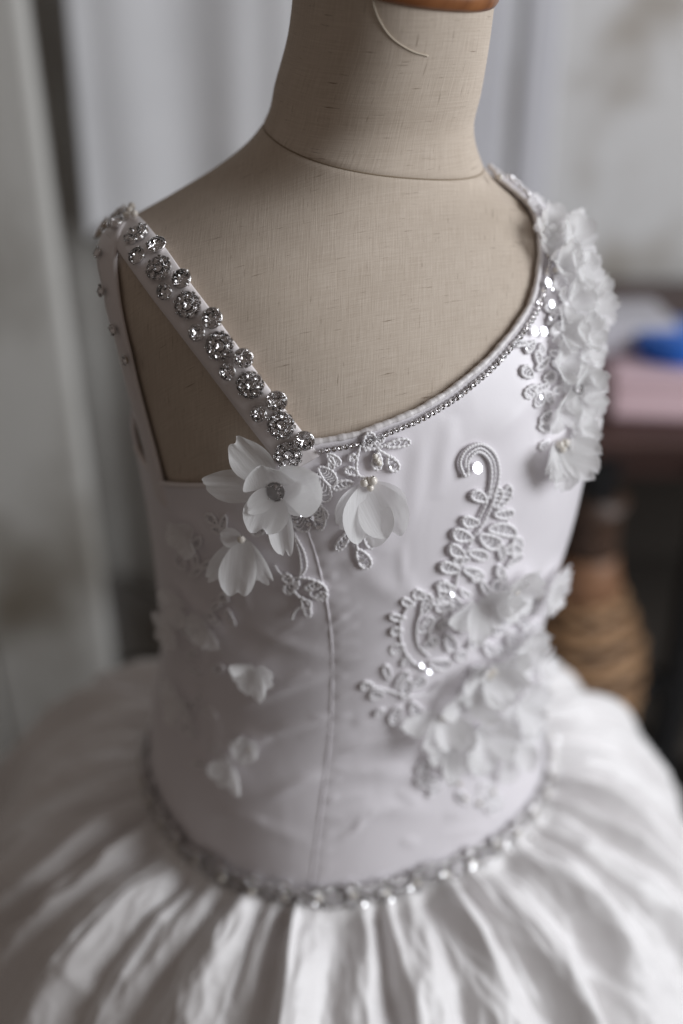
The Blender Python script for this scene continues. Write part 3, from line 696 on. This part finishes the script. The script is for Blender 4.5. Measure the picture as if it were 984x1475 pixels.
# ---- jewelled belt at the dropped waist
def belt():
    th_b = np.linspace(R(-215), R(25), 1600); Pl = loc_surf(th_b, 0*th_b + .001) + .0072 * loc_norm(th_b, 0*th_b + .001); P = to_world(Pl); Nn = to_world(loc_norm(th_b, 0*th_b)) - to_world(np.zeros(3))
    d = np.concatenate([[0], np.cumsum(np.linalg.norm(np.diff(P, axis=0), axis=1))])
    mb = MB(); thf = np.linspace(-np.pi, np.pi, 200)[:-1]; V = []
    for dz, o in ((-.0022, .0036), (-.0022, .0046), (.0022, .0046), (.0022, .0036)): V += list(to_world(loc_surf(thf, 0*thf + dz) + o * loc_norm(thf, 0*thf + dz)))
    mb.add(V, grid_faces(4, len(thf), True)); link('waist_band', mb.mesh('waist_band'), gown, simple('belt_backing', (.24, .20, .175), .6))
    s = .0; k = 0; r = random.Random(3)
    b = MB(); b.add([(.0013*math.cos(q*math.pi/4), .0013*math.sin(q*math.pi/4), 0) for q in range(8)] + [(.0007*math.cos(q*math.pi/4), .0007*math.sin(q*math.pi/4), .0003) for q in range(8)] + [(0, 0, -.0012)], grid_faces(2, 8, True) + [tuple(range(8, 16))] + [(16, (q + 1) % 8, q) for q in range(8)])
    spark = b.mesh('glint_mirror', False); spark.materials.append(M['foil'])  # tiny foil mirrors added for sparkle, turned to flash the window light
    while s < d[-1] - .006:
        j = int(np.searchsorted(d, s)); zj = r.uniform(-.0035, .0035); p = Vector(P[j]) + Vector((0, 0, zj)); n = Vector(Nn[j])
        crystal_flower(p, n, .0078, 6, .2)
        j2 = min(int(np.searchsorted(d, s + .0093)), len(P) - 1); p2 = Vector(P[j2]); n2 = Vector(Nn[j2])
        crystal(p2 + Vector((0, 0, .0048 + r.uniform(-.001, .001))), n2, .0038, .25); crystal(p2 - Vector((0, 0, .0048)) , n2, .0036, .3)
        pearl(p2 + n2 * .0012 + Vector((0, 0, r.uniform(-.002, .002))), .0021)
        for _ in range(r.choice((1, 1, 2))):
            hv = ((CAM - p2).normalized() + (Vector(WIN) - p2).normalized()).normalized()
            put('glint_mirror', spark, frame(p2 + n2 * .0042 + Vector((r.uniform(-.006, .006), 0, r.uniform(-.005, .005))), hv + Vector((r.uniform(-.3, .3), r.uniform(-.3, .3), r.uniform(-.3, .3)))), gown)
        s += .0185; k += 1
belt()

# ---- gathered skirt
def skirt():
    nt_, ns = 1300, 130; thk = np.linspace(-np.pi, np.pi, nt_ + 1)[:-1]
    pr = resample([(0, .0), (.018, .000), (.04, .005), (.065, .018), (.09, .040), (.12, .080), (.155, .142), (.19, .215), (.235, .33), (.285, .47), (.33, .61), (.365, BZ - .05)], 400)
    dd = np.concatenate([[0], np.cumsum(np.linalg.norm(np.diff(pr, axis=0), axis=1))])
    ss = np.concatenate([np.linspace(0, .17, 95), np.linspace(.175, dd[-1], ns - 95)])
    rho = np.interp(ss, dd, pr[:, 0]); zet = np.interp(ss, dd, pr[:, 1]); slope = np.arctan2(np.gradient(zet, ss), np.gradient(rho, ss))
    base = loc_surf(thk, 0*thk - .001) + .0035 * loc_norm(thk, 0*thk); c = np.stack([np.cos(thk), np.sin(thk)], -1)
    out = base[:, :2] / np.linalg.norm(base[:, :2], axis=1, keepdims=True)
    r = np.random.default_rng(21)
    def folds(n):
        e = np.cumsum(r.uniform(.4, 1.8, n)); e = e / e[-1] * 2*np.pi - np.pi; e = np.concatenate([[-np.pi], e]); amp = r.uniform(.25, 1.25, n)
        i = np.clip(np.searchsorted(e, thk, side='right') - 1, 0, n - 1); t = (thk - e[i]) / (e[i+1] - e[i]); sk = r.uniform(.75, 1.4, n)[i]
        return amp[i] * np.sin(np.pi * t**sk)**1.7, i
    f1, i1 = folds(56); f2, i2 = folds(33); f3, i3 = folds(13)
    P = np.zeros((ns, nt_, 3))
    lf = r.uniform(.03, .09, 56)[i1]
    for k in range(ns):
        s = ss[k]; w1 = np.exp(-(s / lf)**2); g = min(1, s / .012)
        sh = 8 * int(40 * s)
        sway = .025 * math.sin(s * 31) * np.sin(thk * 7 + 1) + .018 * np.sin(thk * 13 + s * 40)
        g1, g2, g3 = (np.interp((thk + min(1, s / .1) * sway + np.pi) % (2*np.pi) - np.pi, thk, ff) for ff in (f1, f2, f3))
        am = 1 + .45 * np.sin(thk * 9 + s * 33 + 2) * np.sin(thk * 4 - s * 21)
        fold = .0105 * (g1 - .5) * w1 * g + (.006 * g + .013 * min(1, s / .06)) * am * (g2 - .5) + .015 * (g3 - .5) * min(1, s / .16)
        nz_ = np.array([noise.noise(Vector((math.cos(a)*11, math.sin(a)*11, s*26))) for a in thk[::2]]); nz_ = np.repeat(nz_, 2)
        n2 = np.array([noise.noise(Vector((math.cos(a)*30 + 5, math.sin(a)*30, s*55))) for a in thk[::2]]); n2 = np.repeat(n2, 2); n2 = (n2 + np.roll(n2, 1)) / 2; nz_ = (nz_ + np.roll(nz_, 1)) / 2
        fold = fold + min(1, s / .03) * (.0022 * nz_ + .0022 * (.35 - np.abs(n2)) + .0050 * (.3 - np.abs(nz_)))
        rr_ = rho[k] + fold * math.sin(slope[k]); zz_ = -zet[k] + fold * math.cos(slope[k])
        P[k, :, :2] = base[:, :2] + out * (rho[k] + fold * max(.25, math.sin(slope[k])))[:, None]; P[k, :, 2] = -.002 - zet[k] + fold * math.cos(slope[k]) - .004 * g
    o = link('skirt', pymesh('skirt', to_world(P).reshape(-1, 3), grid_faces(ns, nt_, True)), gown, M['skirt'])
skirt()

# ================================================================== things in the background
def furniture():
    # hanging curtain and cloth on the left
    def cloth(name, x0, x1, ztop_, zbot, y, amp, nf, seed, m, lab, cat, thick=.002):
        r = random.Random(seed); ph = [r.uniform(0, 6.28) for _ in range(4)]; V = []; nx, nz2 = 160, 50
        for i in range(nz2):
            v = i / (nz2 - 1)
            for j in range(nx):
                u = j / (nx - 1); a = amp * (.5 + .5 * v)
                V.append((x0 + (x1 - x0) * u + .01 * math.sin(v * 3 + u * 9), y + a * (math.sin(u * nf * 6.28 + ph[0] + .6 * math.sin(v * 2.4 + ph[1])) + .5 * math.sin(u * nf * 13.7 + ph[2] + v)), ztop_ + (zbot - ztop_) * v + (.012 * math.sin(u * 11 + ph[3]) if i == nz2 - 1 else 0)))
        o = link(name, pymesh(name, V, grid_faces(nz2, nx)), None, m); s = o.modifiers.new('t', 'SOLIDIFY'); s.thickness = thick
        return tag(o, lab, cat)
    a = at(-10, 0, 1.46); b = at(470, 0, 1.46)
    cloth('curtain', a.x, b.x + .1, 2.2, at(200, 850, 1.46).z, 1.46, .012, 2.3, 2, noisy('grey_cloth', (.50, .48, .45), (.62, .61, .58), 6, .9), 'long grey-white curtain hanging behind the form at left', 'curtain')
    cloth('hanging_cloth', at(88, 0, 1.38).x, at(440, 0, 1.38).x, 2.0, at(250, 335, 1.38).z, 1.38, .006, 1.3, 5, noisy('white_cloth', (.80, .80, .82), (.88, .88, .90), 5, .85), 'shorter white cloth hung over the curtain behind the left shoulder', 'cloth')
    # white painted door casing behind the neck
    dr = empty('door_casing', (at(750, 0, 1.5).x, 1.52, 0), 'white painted door casing against the wall behind the neck', 'door casing')
    wm = noisy('white_paint', (.66, .66, .70), (.74, .74, .78), 5, .5)
    for xa, xb, d in ((640, 738, .04), (752, 806, .06)):
        A, B = at(xa, 120, 1.5).x, at(xb, 120, 1.5).x; o = link('board', box_mesh('board', B - A, d, 2.3, .006), dr, wm); o.location = ((A + B) / 2, 1.54, 0)
    # pale weathered boards at the far left, beside the curtain
    xr = at(62, 235, 1.2).x
    wb = empty('weathered_door', (xr - .2, 1.22, 0), 'pale weathered board door at the far left edge', 'door')
    pm = noisy('weathered_paint', (.22, .19, .15), (.62, .61, .58), 5, .85, 5, stretch=(1, 1, .6), lo=.36, hi=.54)
    for k in range(3): o = link('board', box_mesh('board', .168, .03, 2.3, .008), wb, pm); o.location = (xr - .085 - .172 * k, 1.22, 0)
    # work table on the right
    Y0 = .98; zt = at(920, 632, Y0).z; xl = at(850, 600, Y0).x
    tb = empty('work_table', (xl + .45, Y0 + .25, 0), 'dark brown work table behind the gown at right', 'table')
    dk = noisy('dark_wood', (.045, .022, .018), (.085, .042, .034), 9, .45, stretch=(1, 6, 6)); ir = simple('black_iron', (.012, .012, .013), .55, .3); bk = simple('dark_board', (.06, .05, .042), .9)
    def part(n, sx, sy, sz, x, y, z, m, bev=.004): o = link(n, box_mesh(n, sx, sy, sz, bev), tb, m); o.location = (x, y, z); return o
    part('table_top', 1.0, .52, .026, xl + .50, Y0 + .26, zt - .026, dk, .008)
    part('apron', .94, .02, .04, xl + .50, Y0 + .05, zt - .067, dk)
    for x in (xl + .03, xl + .155, xl + .95):
        for y in (Y0 + .04, Y0 + .47): part('leg', .032, .032, zt - .036, x, y, 0, ir)
    part('cross_rail', .9, .02, .03, xl + .5, Y0 + .04, zt - .36, ir); part('cross_rail', .9, .02, .03, xl + .5, Y0 + .47, zt - .25, ir)
    part('shelf', .94, .44, .02, xl + .5, Y0 + .26, .35, bk); part('shade_panel', 1.5, .015, zt - .04, xl + .35, Y0 + .52, 0, bk)  # upright panel is an added dark sheet, standing in for under-table shade
    # pink box, white carton, blue case on the table
    def boxthing(n, sx, sy, sz, x, y, z, m, rz, lab, cat, lid=None):
        e = empty(n, (x, y, z), lab, cat); e.rotation_euler = (0, 0, R(rz)); 
        for nm, dims, zz, mm in ([('carton', (sx, sy, sz * (.7 if lid else 1)), 0, m)] + ([('lid', (sx + .006, sy + .006, sz * .3), sz * .7 + .0005, lid)] if lid else [])):
            o = bpy.data.objects.new(nm, box_mesh(nm, *dims, .004)); col.objects.link(o); o.data.materials.append(mm); o.parent = e; o.location = (0, 0, zz)
        return e
    pk = simple('pink_card', (.92, .68, .73), .7); pk2 = simple('pink_card_lid', (.84, .62, .67), .7)
    q = at(905, 560, Y0 + .13)
    boxthing('pink_box', .30, .15, .052, xl + .19, Y0 + .105, zt + .0005, pk, -6, 'dusty pink cardboard box on the work table', 'box', pk2)
    boxthing('white_box', .10, .08, .034, at(885, 500, Y0 + .14).x, Y0 + .13, zt + .054, simple('white_card', (.62, .61, .66), .6), 5, 'white box on the pink box, left of the blue tub', 'box')
    bl = simple('blue_plastic', (.02, .16, .66), .35)
    e = empty('blue_tub', (at(968, 505, Y0 + .1).x, Y0 + .095, zt + .054), 'bright blue plastic tub on the pink box at the right edge', 'tub')
    b = MB(); b.tube([(0, 0, z) for z in (0, .001, .014, .015)], [.036, .039, .042, .041], 28); o = bpy.data.objects.new('tub_body', b.mesh('tub_body')); col.objects.link(o); o.data.materials.append(bl); o.parent = e
    b = MB(); b.tube([(0, 0, z) for z in (.0155, .016, .024, .026)], [.041, .045, .045, .041], 28); o = bpy.data.objects.new('lid', b.mesh('lid')); col.objects.link(o); o.data.materials.append(bl); o.parent = e
    # wicker jar
    jx = at(824, 930, 1.02).x
    jr = empty('wicker_jar', (jx, 1.02, .3705), 'brown wicker-wrapped jar with dark neck behind the skirt', 'jar')
    b = MB(); prof_ = resample([(.048, .006), (.068, .04), (.079, .10), (.077, .16), (.061, .205), (.044, .24)], 24)
    for i, (rad, z) in enumerate(prof_):
        n = 60; b.tube([((rad + .003 * math.sin(9 * 2*math.pi*k/n + (i % 2) * math.pi)) * math.cos(2*math.pi*k/n), (rad + .003 * math.sin(9 * 2*math.pi*k/n + (i % 2) * math.pi)) * math.sin(2*math.pi*k/n), z) for k in range(n)], .0056, 6, True, 1 if i % 4 == 1 else 0)
    wk = noisy('wicker', (.24, .13, .06), (.46, .28, .15), 20, .6); wd_ = noisy('wicker_dark', (.05, .026, .014), (.10, .055, .03), 20, .6)
    def jar_part(nm, bb, *mm):
        o = bpy.data.objects.new(nm, bb.mesh(nm)); col.objects.link(o); o.parent = jr
        for q in mm: o.data.materials.append(q)
    jar_part('wicker_body', b, wk, wd_)
    b = MB(); b.tube([(0, 0, z) for z in (.244, .26, .28, .295)], [.047, .043, .038, .037], 28); jar_part('jar_shoulder', b, noisy('terracotta', (.17, .08, .04), (.27, .135, .07), 18, .5))
    b = MB(); b.tube([(0, 0, z) for z in (.296, .31, .345, .36)], [.037, .034, .034, .041], 28); jar_part('jar_neck', b, simple('jar_rim', (.06, .032, .02), .5))
furniture()
